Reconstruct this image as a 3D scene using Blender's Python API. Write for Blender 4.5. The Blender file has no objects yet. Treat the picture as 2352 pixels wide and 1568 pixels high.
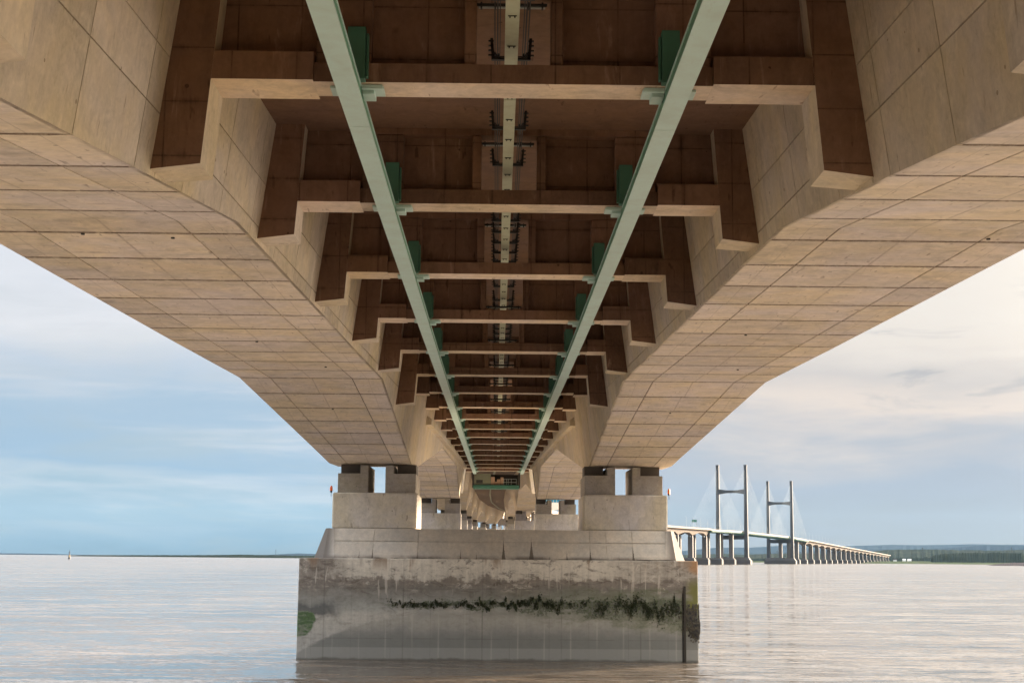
import bpy, math, random
from mathutils import Vector, Matrix
random.seed(7)
S = bpy.context.scene
COL = S.collection
R = math.radians

# ------------------------------------------------------------------ camera
PSI, PITCH, ROLL = R(.56), R(8.3), R(.5)
F = Vector((math.sin(PSI)*math.cos(PITCH), math.cos(PSI)*math.cos(PITCH), math.sin(PITCH)))
R0 = Vector((math.cos(PSI), -math.sin(PSI), 0)); U0 = R0.cross(F)
RX = R0*math.cos(ROLL)+U0*math.sin(ROLL); UX = U0*math.cos(ROLL)-R0*math.sin(ROLL)
cam = bpy.data.cameras.new('camera'); camo = bpy.data.objects.new('camera', cam); COL.objects.link(camo)
camo.matrix_world = Matrix(((RX.x, UX.x, -F.x, -.28), (RX.y, UX.y, -F.y, 0), (RX.z, UX.z, -F.z, 6.8), (0, 0, 0, 1)))
cam.sensor_width = 36; cam.lens = 3400/2352*36; cam.clip_start = .3; cam.clip_end = 60000
S.camera = camo

# ------------------------------------------------------------------ light
SUN_AZ, SUN_EL = R(46), R(12)          # azimuth from +Y towards +X
w = bpy.data.worlds.new('World'); S.world = w; w.use_nodes = True
N = w.node_tree.nodes; L = w.node_tree.links; N.clear()
def nd(T, typ, **k):
    n = T.nodes.new(typ)
    for a, b in k.items():
        if a == 'ins':
            for i, v in b.items():
                if hasattr(v, 'is_linked') or hasattr(v, 'links'): T.links.new(v, n.inputs[i])
                else: n.inputs[i].default_value = v
        else: setattr(n, a, b)
    return n
WT = w.node_tree
def m(T, op, a, b=0.0, c=0.0, clamp=False):
    n = T.nodes.new('ShaderNodeMath'); n.operation = op; n.use_clamp = clamp
    for i, v in enumerate((a, b, c)):
        if hasattr(v, 'links'): T.links.new(v, n.inputs[i])
        else: n.inputs[i].default_value = v
    return n.outputs[0]
def mix(T, fac, a, b, mode='MIX'):
    n = T.nodes.new('ShaderNodeMix'); n.data_type = 'RGBA'; n.blend_type = mode; n.clamp_factor = True
    for i, v in ((0, fac), (6, a), (7, b)):
        if hasattr(v, 'links'): T.links.new(v, n.inputs[i])
        else: n.inputs[i].default_value = v if i == 0 else (tuple(v)+(1,))[:4]
    return n.outputs[2]
def ramp(T, fac, pts, interp='LINEAR'):
    n = T.nodes.new('ShaderNodeValToRGB'); n.color_ramp.interpolation = interp
    e = n.color_ramp.elements
    while len(e) < len(pts): e.new(.5)
    for i, (p, c) in enumerate(pts):
        e[i].position = p
        e[i].color = (c, c, c, 1) if not hasattr(c, '__len__') else tuple(c)+(1,)
    T.links.new(fac, n.inputs[0]); return n.outputs[0]
def mr(T, v, a, b, c=0., d=1., smooth=False):
    n = T.nodes.new('ShaderNodeMapRange'); n.clamp = True
    if smooth: n.interpolation_type = 'SMOOTHSTEP'
    T.links.new(v, n.inputs[0])
    for i, x in enumerate((a, b, c, d)): n.inputs[i+1].default_value = x
    return n.outputs[0]
def noise(T, vec, scale, detail=3, rough=.55, dist=0., lac=2., out=0):
    n = T.nodes.new('ShaderNodeTexNoise'); n.inputs['Scale'].default_value = scale
    n.inputs['Detail'].default_value = detail; n.inputs['Roughness'].default_value = rough
    n.inputs['Distortion'].default_value = dist; n.inputs['Lacunarity'].default_value = lac
    T.links.new(vec, n.inputs['Vector']); return n.outputs[out]
def vmap(T, vec, scale=(1, 1, 1), loc=(0, 0, 0), rot=(0, 0, 0)):
    n = T.nodes.new('ShaderNodeMapping'); T.links.new(vec, n.inputs[0])
    n.inputs['Location'].default_value = loc; n.inputs['Rotation'].default_value = rot; n.inputs['Scale'].default_value = scale
    return n.outputs[0]
def sep(T, vec):
    n = T.nodes.new('ShaderNodeSeparateXYZ'); T.links.new(vec, n.inputs[0]); return n.outputs
def comb(T, x, y, z):
    n = T.nodes.new('ShaderNodeCombineXYZ')
    for i, v in enumerate((x, y, z)):
        if hasattr(v, 'links'): T.links.new(v, n.inputs[i])
        else: n.inputs[i].default_value = v
    return n.outputs[0]
def s2l(r, g, b):
    f = lambda c: (c/255/12.92 if c/255 <= .04045 else ((c/255+.055)/1.055)**2.4)
    return (f(r), f(g), f(b))

T = WT
tc = N.new('ShaderNodeTexCoord')
d = sep(T, tc.outputs['Generated'])
el = m(T, 'MULTIPLY', m(T, 'ARCSINE', d[2]), 180/math.pi)           # degrees
az = m(T, 'MULTIPLY', m(T, 'ARCTAN2', d[0], d[1]), 180/math.pi)
cl = comb(T, m(T, 'MULTIPLY', az, .055), m(T, 'MULTIPLY', el, .30), 3.3)  # flat streaks low over the horizon
cl = vmap(T, cl, rot=(0, 0, R(-9)))
n1 = noise(T, cl, 1.0, 5, .55, .35)
n2 = noise(T, vmap(T, cl, loc=(7.3, 2.1, 0)), 2.2, 6, .6, .5)
elw = m(T, 'ADD', el, m(T, 'ADD', m(T, 'MULTIPLY', m(T, 'SUBTRACT', n1, .5), 5.), m(T, 'MULTIPLY', m(T, 'SUBTRACT', n2, .5), 3.)))
e01 = mr(T, elw, 0, 24)
left = ramp(T, e01, [(0, s2l(138, 169, 189)), (.02, s2l(144, 176, 197)), (.086, s2l(166, 193, 210)), (.114, s2l(188, 206, 219)), (.156, s2l(164, 193, 217)), (.226, s2l(177, 200, 220)), (.28, s2l(204, 215, 228)), (.345, s2l(232, 234, 239)), (.457, s2l(228, 232, 239)), (1, s2l(226, 230, 236))])
right = ramp(T, e01, [(0, s2l(168, 173, 177)), (.08, s2l(172, 181, 192)), (.13, s2l(176, 186, 200)), (.175, s2l(194, 196, 202)), (.23, s2l(236, 223, 212)), (.28, s2l(216, 210, 206)), (.35, s2l(238, 230, 221)), (.5, s2l(245, 239, 230)), (.8, s2l(243, 239, 233)), (1, s2l(242, 239, 234))])
side = mr(T, m(T, 'ADD', az, m(T, 'MULTIPLY', m(T, 'SUBTRACT', n2, .5), 12)), -6, 11, 0, 1, True)
sky = mix(T, side, left, right)
# thin dark wisps of cloud on the bright side
wv = comb(T, m(T, 'MULTIPLY', az, .16), m(T, 'MULTIPLY', el, .62), 1.7)
wn = noise(T, vmap(T, wv, rot=(0, 0, R(-6))), 1.15, 6, .6, .6)
wisp = m(T, 'MULTIPLY', mr(T, wn, .52, .66, 0, 1, True), m(T, 'MULTIPLY', mr(T, el, 4.6, 6.4, 0, 1, True), mr(T, el, 11, 8, 0, 1, True)))
sky = mix(T, m(T, 'MULTIPLY', m(T, 'MULTIPLY', wisp, side), .62), sky, s2l(172, 176, 184))
# white streaks on the blue side
sn = noise(T, vmap(T, comb(T, m(T, 'MULTIPLY', az, .05), m(T, 'MULTIPLY', el, .8), 9.), rot=(0, 0, R(5))), 1.3, 5, .6, .4)
sky = mix(T, m(T, 'MULTIPLY', m(T, 'MULTIPLY', mr(T, sn, .5, .72, 0, .55, True), mr(T, el, .5, 4, .1, 1)), m(T, 'SUBTRACT', 1, side)), sky, s2l(226, 230, 236))
# the veiled low sun brightens the cloud round it; overcast brightens towards the zenith
sd = Vector((math.sin(SUN_AZ)*math.cos(SUN_EL), math.cos(SUN_AZ)*math.cos(SUN_EL), math.sin(SUN_EL)))
dot = N.new('ShaderNodeVectorMath'); dot.operation = 'DOT_PRODUCT'; L.new(tc.outputs['Generated'], dot.inputs[0]); dot.inputs[1].default_value = sd
glow = m(T, 'POWER', m(T, 'MAXIMUM', dot.outputs['Value'], 0), 55.)
zen = mr(T, d[2], .34, .60, 1., 4.4)
sky = mix(T, 1., sky, comb(T, zen, zen, zen), 'MULTIPLY')
sky = mix(T, 1., sky, mix(T, glow, (0, 0, 0), (36., 29., 20.)), 'ADD')
nish = N.new('ShaderNodeTexSky'); nish.sky_type = 'NISHITA'; nish.sun_disc = False
nish.sun_elevation = SUN_EL; nish.sun_rotation = SUN_AZ
skyn = mix(T, 1., nish.outputs[0], (.10, .10, .10), 'MULTIPLY')
gap = mr(T, m(T, 'MULTIPLY', n2, m(T, 'SUBTRACT', 1, side)), .45, .7, 0, .14, True)
sky = mix(T, gap, sky, skyn)
bg = N.new('ShaderNodeBackground'); L.new(sky, bg.inputs[0]); bg.inputs[1].default_value = .194
wo = N.new('ShaderNodeOutputWorld'); L.new(bg.outputs[0], wo.inputs[0])

sl = bpy.data.lights.new('sun', 'SUN'); sl.energy = 5.0; sl.angle = R(7); sl.color = (1., .82, .62)
so = bpy.data.objects.new('sun', sl); COL.objects.link(so); so.rotation_euler = (-sd).to_track_quat('-Z', 'Y').to_euler()
S.view_settings.view_transform = 'Standard'; S.view_settings.look = 'None'; S.view_settings.gamma = 1
S.view_settings.use_curve_mapping = False; S.view_settings.exposure = 2.32
S.render.engine = 'CYCLES'
S.cycles.max_bounces = 8; S.cycles.diffuse_bounces = 5; S.cycles.glossy_bounces = 4; S.cycles.volume_bounces = 0
S.cycles.use_denoising = True; S.cycles.sample_clamp_indirect = 0; S.cycles.caustics_reflective = True; S.cycles.blur_glossy = 3.

# ------------------------------------------------------------------ materials
MATS = {}
def newmat(name):
    M = bpy.data.materials.new(name); M.use_nodes = True; T = M.node_tree; T.nodes.clear()
    b = T.nodes.new('ShaderNodeBsdfPrincipled'); o = T.nodes.new('ShaderNodeOutputMaterial'); T.links.new(b.outputs[0], o.inputs[0])
    MATS[name] = M; return M, T, b
def setb(T, b, col=None, rough=None, bump=None, bstr=.3, bdist=.02, **k):
    if col is not None:
        if hasattr(col, 'links'): T.links.new(col, b.inputs['Base Color'])
        else: b.inputs['Base Color'].default_value = tuple(col)+(1,)
    if rough is not None:
        if hasattr(rough, 'links'): T.links.new(rough, b.inputs['Roughness'])
        else: b.inputs['Roughness'].default_value = rough
    if bump is not None:
        n = T.nodes.new('ShaderNodeBump'); n.inputs['Strength'].default_value = bstr; n.inputs['Distance'].default_value = bdist
        T.links.new(bump, n.inputs['Height']); T.links.new(n.outputs[0], b.inputs['Normal'])
    for a, v in k.items(): b.inputs[a].default_value = v
def pos(T, shift=True):
    g = T.nodes.new('ShaderNodeNewGeometry').outputs['Position']
    if not shift: return g
    oi = T.nodes.new('ShaderNodeObjectInfo')
    s = m(T, 'MULTIPLY', oi.outputs['Random'], 37.)
    n = T.nodes.new('ShaderNodeVectorMath'); n.operation = 'ADD'; T.links.new(g, n.inputs[0]); T.links.new(comb(T, s, 0, m(T, 'MULTIPLY', s, .3)), n.inputs[1])
    return n.outputs[0]
def rnd(T): return T.nodes.new('ShaderNodeObjectInfo').outputs['Random']

def concrete(name, c0, c1, dark, streak='z', grain=1., var=.16, stain=.55, boards=0, grainy=.6, joints=False, bloom=.35, grid=False):
    """c0/c1 the two tones of the cast concrete, dark the colour of soot and damp"""
    M, T, b = newmat(name); p = pos(T)
    big = noise(T, p, .42, 6, .66, .6); mid = noise(T, vmap(T, p, (1, 1, 1), (9, 3, 1)), 1.7, 6, .7, .8)
    sc = {'z': (1.3, 1.3, .22), 'x': (.30, 1.1, 1.1), 'y': (1.5, .16, 1.5)}[streak]
    st = noise(T, vmap(T, p, sc), 1.5, 8, .68, .3)
    fine = noise(T, p, 8*grain, 6, .7)
    col = mix(T, mr(T, big, .36, .64, 0, 1), c0, c1)
    v = m(T, 'ADD', m(T, 'MULTIPLY', m(T, 'SUBTRACT', rnd(T), .5), var*1.6), m(T, 'MULTIPLY', m(T, 'SUBTRACT', fine, .5), .42))
    v = m(T, 'ADD', v, m(T, 'ADD', m(T, 'MULTIPLY', m(T, 'SUBTRACT', st, .5), grainy), m(T, 'ADD', m(T, 'MULTIPLY', m(T, 'SUBTRACT', mid, .5), .85), m(T, 'MULTIPLY', m(T, 'SUBTRACT', big, .5), 1.0))))
    col = mix(T, 1., col, comb(T, *(m(T, 'ADD', v, 1.),)*3), 'MULTIPLY')
    dk = m(T, 'MULTIPLY', mr(T, st, .50, .78, 0, 1, True), mr(T, mid, .36, .66, 0, 1, True))
    col = mix(T, m(T, 'MULTIPLY', dk, stain), col, dark)
    # short dark scuffs left by the formwork, pale lime bloom
    sf = noise(T, vmap(T, p, (4.5, .8, 3.2) if streak == 'x' else (3.4, 3.4, .9)), 1.5, 2, .5)
    col = mix(T, m(T, 'MULTIPLY', mr(T, sf, .665, .74, 0, .6, True), mr(T, mid, .38, .55)), col, dark)
    lm = noise(T, vmap(T, p, sc, (3, 8, 2)), 2.4, 7, .7, .5)
    col = mix(T, mr(T, lm, .58, .72, 0, bloom, True), col, tuple(min(.8, q*1.25+.04) for q in c0))
    hue = noise(T, vmap(T, pos(T, False), (1, 1, 1), (20, 5, 2)), .23, 4, .6, .5)
    col = mix(T, 1., col, mix(T, mr(T, hue, .38, .62), (1.03, 1.0, .90), (.97, .985, 1.10)), 'MULTIPLY')
    if joints:
        wy = sep(T, pos(T, False))[1]
        q = m(T, 'SUBTRACT', .5, m(T, 'ABSOLUTE', m(T, 'SUBTRACT', m(T, 'FRACT', m(T, 'DIVIDE', m(T, 'SUBTRACT', wy, 25.5), 3.643)), .5)))
        jn = noise(T, vmap(T, pos(T, False), (1, .5, 1)), 2.2, 6, .75)
        col = mix(T, m(T, 'MULTIPLY', mr(T, m(T, 'ADD', q, m(T, 'MULTIPLY', m(T, 'SUBTRACT', jn, .5), .16)), .052, .012, 0, .85, True), mr(T, jn, .36, .52, .25, 1)), col, dark)
        gx = sep(T, T.nodes.new('ShaderNodeTexCoord').outputs['Generated'])[0]
        ln = mr(T, m(T, 'ABSOLUTE', m(T, 'SUBTRACT', gx, .5)), .004, .012, 1, 0)
        col = mix(T, m(T, 'MULTIPLY', ln, mr(T, mid, .35, .6, .05, .45)), col, dark)
    if grid:
        s3 = sep(T, pos(T, False))
        for ch, per, off in ((0, 1.37, .21), (2, 1.18, .4)):
            q = m(T, 'ABSOLUTE', m(T, 'SUBTRACT', m(T, 'FRACT', m(T, 'DIVIDE', m(T, 'ADD', s3[ch], off+40), per)), .5))
            col = mix(T, m(T, 'MULTIPLY', mr(T, q, .480, .495, 0, 1), mr(T, mid, .38, .6, .1, .75)), col, dark)
            col = mix(T, m(T, 'MULTIPLY', mr(T, q, .40, .5, 0, 1, True), mr(T, st, .48, .64, 0, .55)), col, dark)
    # blow holes
    vo = T.nodes.new('ShaderNodeTexVoronoi'); vo.inputs['Scale'].default_value = 1.3; T.links.new(p, vo.inputs['Vector'])
    hole = m(T, 'MULTIPLY', m(T, 'LESS_THAN', vo.outputs['Distance'], .06), m(T, 'GREATER_THAN', big, .46))
    col = mix(T, m(T, 'MULTIPLY', hole, .7), col, dark)
    h = m(T, 'ADD', m(T, 'MULTIPLY', fine, .5), m(T, 'MULTIPLY', st, .7))
    if boards:
        s = sep(T, p); wv = m(T, 'ABSOLUTE', m(T, 'SUBTRACT', m(T, 'FRACT', m(T, 'MULTIPLY', s[1], boards)), .5))
        ln = mr(T, wv, .46, .5, 0, 1); h = m(T, 'SUBTRACT', h, m(T, 'MULTIPLY', ln, .8)); col = mix(T, m(T, 'MULTIPLY', ln, .45), col, dark)
    setb(T, b, col, .85, h, .35, .012); b.inputs['Specular IOR Level'].default_value = .3
    return M
SOF = concrete('soffit_concrete', (.70, .615, .515), (.62, .54, .455), (.19, .135, .10), 'x', 1., .13, .9, grainy=.75, joints=True)
WEB = concrete('web_concrete', (.60, .52, .39), (.50, .43, .335), (.21, .155, .105), 'z', 1., .14, .75, grainy=.7)
WEBB = concrete('web_board_concrete', (.56, .48, .36), (.49, .415, .32), (.21, .16, .11), 'z', 1., .10, .4, boards=.82)
RIB = concrete('beam_concrete_shaded', (.215, .125, .08), (.13, .072, .045), (.035, .018, .011), 'z', 1., .3, .9, bloom=.7, grainy=1.1, grid=True)  # shade of the beams' upright faces put into the colour, with brown staining
RIB_LIT = concrete('beam_concrete_lit', (.68, .56, .43), (.60, .49, .37), (.24, .15, .10), 'x', 1., .14, .75, grainy=.8)  # same beams' undersides, water-reflected brightness put into a paler colour
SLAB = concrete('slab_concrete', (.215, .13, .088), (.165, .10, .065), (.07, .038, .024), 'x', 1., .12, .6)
COLM = concrete('column_concrete', (.60, .55, .475), (.50, .465, .41), (.19, .15, .11), 'z', 1., .10, .65, grainy=.7)
PLIN = concrete('plinth_concrete', (.42, .385, .34), (.27, .25, .225), (.085, .07, .058), 'x', 1.4, .10, .9)
JOINT, T, b = newmat('dark_joint_mortar'); setb(T, b, (.05, .034, .024), .95)  # dark core colour seen in the open panel joints
FARC = concrete('far_deck_concrete', (.14, .102, .075), (.115, .086, .066), (.13, .10, .08), 'z', .2, .05, .25)
FARP = concrete('far_pier_concrete', (.11, .10, .098), (.095, .088, .086), (.14, .12, .11), 'z', .2, .10, .4)
FARB = concrete('far_base_concrete', (.08, .072, .07), (.06, .056, .055), (.05, .045, .04), 'z', .2, .10, .4)
TOWR = concrete('pylon_concrete', (.05, .051, .058), (.043, .045, .05), (.12, .11, .11), 'z', .2, .05, .4)

def paint(name, c, dirt, rough=.5, sc=1.):
    M, T, b = newmat(name); p = pos(T)
    a = noise(T, p, 1.3*sc, 6, .65, .5); f = noise(T, vmap(T, p, (1, .3, 1)), 7*sc, 5, .7)
    col = mix(T, mr(T, a, .42, .72, 0, .55), c, dirt)
    col = mix(T, mr(T, f, .60, .70, 0, .35), col, dirt)
    col = mix(T, m(T, 'MULTIPLY', rnd(T), .25), col, dirt)
    setb(T, b, col, rough, f, .15, .004); return M
GREEN = paint('pale_green_paint', (.50, .70, .68), (.40, .50, .46))
GREENM = paint('mid_green_paint', (.14, .36, .25), (.12, .26, .18))
GREEND = paint('deep_green_paint', (.05, .17, .12), (.045, .11, .075))
TRAY = paint('tray_green_paint', (.42, .46, .34), (.30, .27, .17), .55, 2.)
STEEL = paint('galvanised_steel', (.45, .50, .48), (.30, .30, .28), .45, 3.)
BLACK, T, b = newmat('black_rubber'); setb(T, b, (.012, .012, .012), .6)
GANTG = paint('gantry_green', (.03, .14, .10), (.03, .07, .05), .5)
GANTW = paint('gantry_cladding', (.20, .22, .16), (.15, .15, .11), .6)
TIMB = paint('gantry_boards', (.42, .28, .19), (.25, .16, .11), .8)
DARKM, T, b = newmat('dark_steel'); setb(T, b, (.02, .02, .018), .6)
FEND, T, b = newmat('fender_timber'); setb(T, b, (.045, .038, .03), .8)
BEAR, T, b = newmat('bearing_steel'); setb(T, b, (.11, .092, .078), .7)
ORANGE, T, b = newmat('orange_lens'); setb(T, b, (1., .16, .02), .5)
YEL, T, b = newmat('buoy_yellow'); setb(T, b, (.17, .11, .02), .5)
BLK, T, b = newmat('buoy_black'); setb(T, b, (.03, .025, .025), .6)
WHITE, T, b = newmat('white_paint'); setb(T, b, (.7, .7, .68), .5)
BLUEG, T, b = newmat('blue_glazing'); setb(T, b, (.03, .22, .36), .15)
TEAL, T, b = newmat('teal_steel'); setb(T, b, (.045, .16, .13), .5)
STAY, T, b = newmat('stay_sheath'); setb(T, b, (.22, .25, .26), .5)

# caisson: tide marks, algae and lime runs that belong to the wall itself
M, T, b = newmat('caisson_concrete'); CAIS = M
p = pos(T, False); s = sep(T, p); X, Z = s[0], s[2]
g1 = noise(T, p, .55, 6, .65, .3); g2 = noise(T, vmap(T, p, (2.2, 2.2, .22)), 1.5, 6, .65, .2); g3 = noise(T, p, 6, 6, .7); g4 = noise(T, vmap(T, p, (.5, 1, 1.4)), 1.1, 7, .68, .3)
zj = m(T, 'ADD', Z, m(T, 'ADD', m(T, 'MULTIPLY', m(T, 'SUBTRACT', g1, .5), 1.9), m(T, 'ADD', m(T, 'MULTIPLY', m(T, 'SUBTRACT', g2, .5), .6), m(T, 'MULTIPLY', m(T, 'SUBTRACT', g4, .5), 1.0))))
xt = mr(T, X, -13, 13, 0, 1)
col = ramp(T, mr(T, zj, 0, 7), [(0, (0.350, 0.341, 0.324)), (.10, (0.385, 0.376, 0.350)), (.25, (0.411, 0.394, 0.359)), (.42, (0.473, 0.446, 0.394)), (.50, (0.376, 0.367, 0.341)), (.60, (0.280, 0.271, 0.245)), (.68, (0.219, 0.201, 0.175)), (.765, (0.254, 0.219, 0.184)), (.79, (0.595, 0.551, 0.473)), (.9, (0.700, 0.647, 0.560)), (1, (0.630, 0.578, 0.499))])
lend = mr(T, m(T, 'ADD', X, m(T, 'MULTIPLY', g1, 3)), -10.2, -7.8, 1, 0, True)
rend = mr(T, m(T, 'ADD', X, m(T, 'MULTIPLY', g1, 3)), 7, 11.5, 0, .7, True)
col = mix(T, m(T, 'MULTIPLY', m(T, 'MAXIMUM', lend, rend), mr(T, zj, 4.2, 5.4, 0, .85, True)), col, (.22, .19, .165))
g5 = noise(T, vmap(T, p, (.7, 1, 1.5), (5, 5, 5)), 1.6, 8, .72, .9)
v = m(T, 'ADD', 1., m(T, 'ADD', m(T, 'MULTIPLY', m(T, 'SUBTRACT', g3, .5), .6), m(T, 'ADD', m(T, 'MULTIPLY', m(T, 'SUBTRACT', g5, .5), .9), m(T, 'MULTIPLY', m(T, 'SUBTRACT', g2, .5), .6))))
col = mix(T, 1., col, comb(T, v, v, v), 'MULTIPLY')
col = mix(T, m(T, 'MULTIPLY', mr(T, g5, .53, .60, 0, .75, True), m(T, 'MULTIPLY', mr(T, Z, 4.4, 4.9, 0, 1), mr(T, g1, .45, .6))), col, (.62, .57, .49))
col = mix(T, m(T, 'MULTIPLY', mr(T, g5, .46, .38, 0, .6, True), mr(T, Z, 4.2, 4.8, .25, 1)), col, (.13, .105, .085))
# the silt-washed lower wall with an arched upper edge
arch = m(T, 'SUBTRACT', 3.45, m(T, 'MULTIPLY', m(T, 'POWER', m(T, 'ABSOLUTE', m(T, 'MULTIPLY', m(T, 'SUBTRACT', X, 2.0), .068)), 3.2), 2.6))
low = mr(T, m(T, 'SUBTRACT', m(T, 'ADD', arch, m(T, 'MULTIPLY', m(T, 'SUBTRACT', g1, .5), .7)), Z), -.05, .18, 0, 1, True)
col = mix(T, m(T, 'MULTIPLY', low, .5), col, (.30, .285, .25))
col = mix(T, m(T, 'MULTIPLY', mr(T, m(T, 'ADD', Z, m(T, 'MULTIPLY', g1, 1.2)), 3.3, 2.1, 0, .75, True), low), col, (.17, .178, .168))
col = mix(T, mr(T, Z, 1.0, .96, 0, .3), col, (.46, .45, .42))
# lime and rust runs from the top edge
rn = noise(T, vmap(T, p, (1, 1, .08)), 2.6, 4, .6, .3)
rt = noise(T, vmap(T, p, (1, 1, .12), loc=(4.4, 0, 0)), .8, 4, .55)
run = m(T, 'MULTIPLY', mr(T, rn, .60, .63, 0, 1, True), mr(T, m(T, 'ADD', Z, m(T, 'MULTIPLY', rt, 2.6)), 5.2, 6.6, 0, 1, True))
col = mix(T, m(T, 'MULTIPLY', run, .5), col, (.68, .62, .54))
ru2 = m(T, 'MULTIPLY', mr(T, rt, .57, .64, 0, 1, True), mr(T, m(T, 'ADD', Z, g2), 6.2, 7.2, 0, .7, True))
col = mix(T, ru2, col, (.27, .17, .10))
for per, off, wd_, zt_, cc, ff in ((1.72, .3, .035, 3.5, (.50, .47, .41), .35), (5.16, .9, .03, 6.6, (.10, .09, .08), .5), (2.58, 1.7, .02, 6.6, (.12, .11, .10), .3)):
    q = m(T, 'MULTIPLY', m(T, 'SUBTRACT', .5, m(T, 'ABSOLUTE', m(T, 'SUBTRACT', m(T, 'FRACT', m(T, 'DIVIDE', m(T, 'ADD', X, off+26), per)), .5))), per)
    q = m(T, 'MULTIPLY', mr(T, q, wd_*2.2, wd_*.4, 0, 1), mr(T, m(T, 'ADD', Z, g5), zt_+.5, zt_+.2, 0, 1))
    col = mix(T, m(T, 'MULTIPLY', m(T, 'MULTIPLY', q, mr(T, g2, .38, .6, .1, 1)), ff), col, cc)
for zz in (1.55, 4.75):
    col = mix(T, m(T, 'MULTIPLY', mr(T, m(T, 'ABSOLUTE', m(T, 'SUBTRACT', Z, zz)), .05, .015, 0, .35), mr(T, g1, .4, .55)), col, (.12, .11, .10))
# algae band, thicker to the right
wd = mr(T, X, -7, 11, .02, .95)
cz = m(T, 'ADD', 3.75, m(T, 'MULTIPLY', mr(T, X, 6, 12.5, 0, -.45), 1.))
al = m(T, 'SUBTRACT', m(T, 'MULTIPLY', wd, .8), m(T, 'ABSOLUTE', m(T, 'SUBTRACT', Z, cz)))
al = m(T, 'ADD', al, m(T, 'ADD', m(T, 'MULTIPLY', m(T, 'SUBTRACT', g4, .5), 2.6), m(T, 'MULTIPLY', m(T, 'SUBTRACT', g3, .5), 1.5)))
alm = m(T, 'MULTIPLY', mr(T, al, .02, .16, 0, 1, True), mr(T, X, -8.2, -6.6, 0, 1))
col = mix(T, m(T, 'MULTIPLY', alm, m(T, 'MULTIPLY', mr(T, g3, .36, .56, .45, 1), .9)), col, mix(T, mr(T, g3, .4, .62), (.035, .048, .026), (.11, .135, .065)))
gw = m(T, 'MULTIPLY', mr(T, al, -.75, .1, 0, .75, True), mr(T, X, -3, 10, .15, 1))
col = mix(T, m(T, 'MULTIPLY', gw, m(T, 'SUBTRACT', 1, alm)), col, (.135, .155, .085))
# bright weed on the left corner, yellow lichen on the right corner
bz = m(T, 'ABSOLUTE', m(T, 'SUBTRACT', Z, 2.45)); 
bl = m(T, 'SUBTRACT', m(T, 'ADD', 1., m(T, 'ADD', m(T, 'MULTIPLY', m(T, 'SUBTRACT', g4, .5), 1.6), m(T, 'MULTIPLY', m(T, 'SUBTRACT', g3, .5), 1.2))), m(T, 'ADD', m(T, 'POWER', m(T, 'MULTIPLY', m(T, 'ADD', m(T, 'ADD', X, 13.1), m(T, 'MULTIPLY', m(T, 'SUBTRACT', 3.2, Z), .28)), .80), 4), m(T, 'POWER', m(T, 'MULTIPLY', bz, 1.2), 4)))
col = mix(T, m(T, 'MULTIPLY', mr(T, bl, -.25, .25, 0, .92, True), mr(T, g5, .34, .5, .35, 1)), col, mix(T, mr(T, g3, .35, .65), (.02, .065, .015), (.07, .15, .035)))
bd = m(T, 'MULTIPLY', mr(T, m(T, 'ADD', X, m(T, 'MULTIPLY', g1, 3.5)), -8.2, -9.6, 0, .8, True), m(T, 'MULTIPLY', mr(T, zj, 2.7, 3.1, 0, 1), mr(T, zj, 4.1, 3.5, 0, 1)))
col = mix(T, m(T, 'MULTIPLY', bd, m(T, 'SUBTRACT', 1, mr(T, bl, 0, .1))), col, (.07, .075, .075))
yl = m(T, 'MULTIPLY', mr(T, m(T, 'ADD', X, m(T, 'MULTIPLY', g4, 1.2)), 12.6, 13.3, 0, .85, True), m(T, 'MULTIPLY', mr(T, Z, 3.0, 3.6, 0, 1, True), mr(T, m(T, 'ADD', Z, g1), 6.2, 5.4, 0, 1, True)))
col = mix(T, yl, col, (.17, .17, .035))
yo = m(T, 'MULTIPLY', mr(T, m(T, 'ADD', X, m(T, 'MULTIPLY', g4, 1.2)), 12.9, 13.4, 0, .7, True), mr(T, Z, 5.6, 6.1, 0, 1, True))
col = mix(T, yo, col, (.42, .22, .09))
# wash at the waterline
col = mix(T, mr(T, m(T, 'ADD', Z, m(T, 'MULTIPLY', g1, .5)), .62, .44, 0, .75, True), col, (.10, .09, .075))
setb(T, b, col, .78, m(T, 'ADD', m(T, 'MULTIPLY', g3, .7), m(T, 'MULTIPLY', alm, .9)), .5, .03)

# cap: damp wedges rising from its foot
M, T, b = newmat('cap_concrete'); CAPM = M
p = pos(T, False); s = sep(T, p); X, Z = s[0], s[2]
g1 = noise(T, p, .5, 6, .62, .3); g2 = noise(T, vmap(T, p, (2., 2., .25)), 1.6, 6, .65); g3 = noise(T, p, 7, 5, .7)
col = mix(T, mr(T, g1, .35, .66), (.60, .53, .44), (.49, .455, .405))
v = m(T, 'ADD', 1., m(T, 'ADD', m(T, 'MULTIPLY', m(T, 'SUBTRACT', g3, .5), .4), m(T, 'ADD', m(T, 'MULTIPLY', m(T, 'SUBTRACT', g2, .5), .55), m(T, 'MULTIPLY', m(T, 'SUBTRACT', rnd(T), .5), .2))))
col = mix(T, 1., col, comb(T, v, v, v), 'MULTIPLY')
wedge = None
for xc, hh in ((-9.3, .75), (-8.42, .9), (-5.45, .7), (-2.6, .85), (-1.55, .7), (.25, 1.5), (2.1, 1.7), (3.3, .5), (4.45, .85), (6.0, 1.1), (7.9, .6), (8.85, 1.2)):
    a = m(T, 'SUBTRACT', m(T, 'SUBTRACT', hh, m(T, 'SUBTRACT', Z, 6.70)), m(T, 'MULTIPLY', m(T, 'POWER', m(T, 'ABSOLUTE', m(T, 'SUBTRACT', m(T, 'ADD', X, m(T, 'MULTIPLY', m(T, 'SUBTRACT', g3, .5), .12)), xc)), .6), 4.6))
    wedge = a if wedge is None else m(T, 'MAXIMUM', wedge, a)
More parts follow.
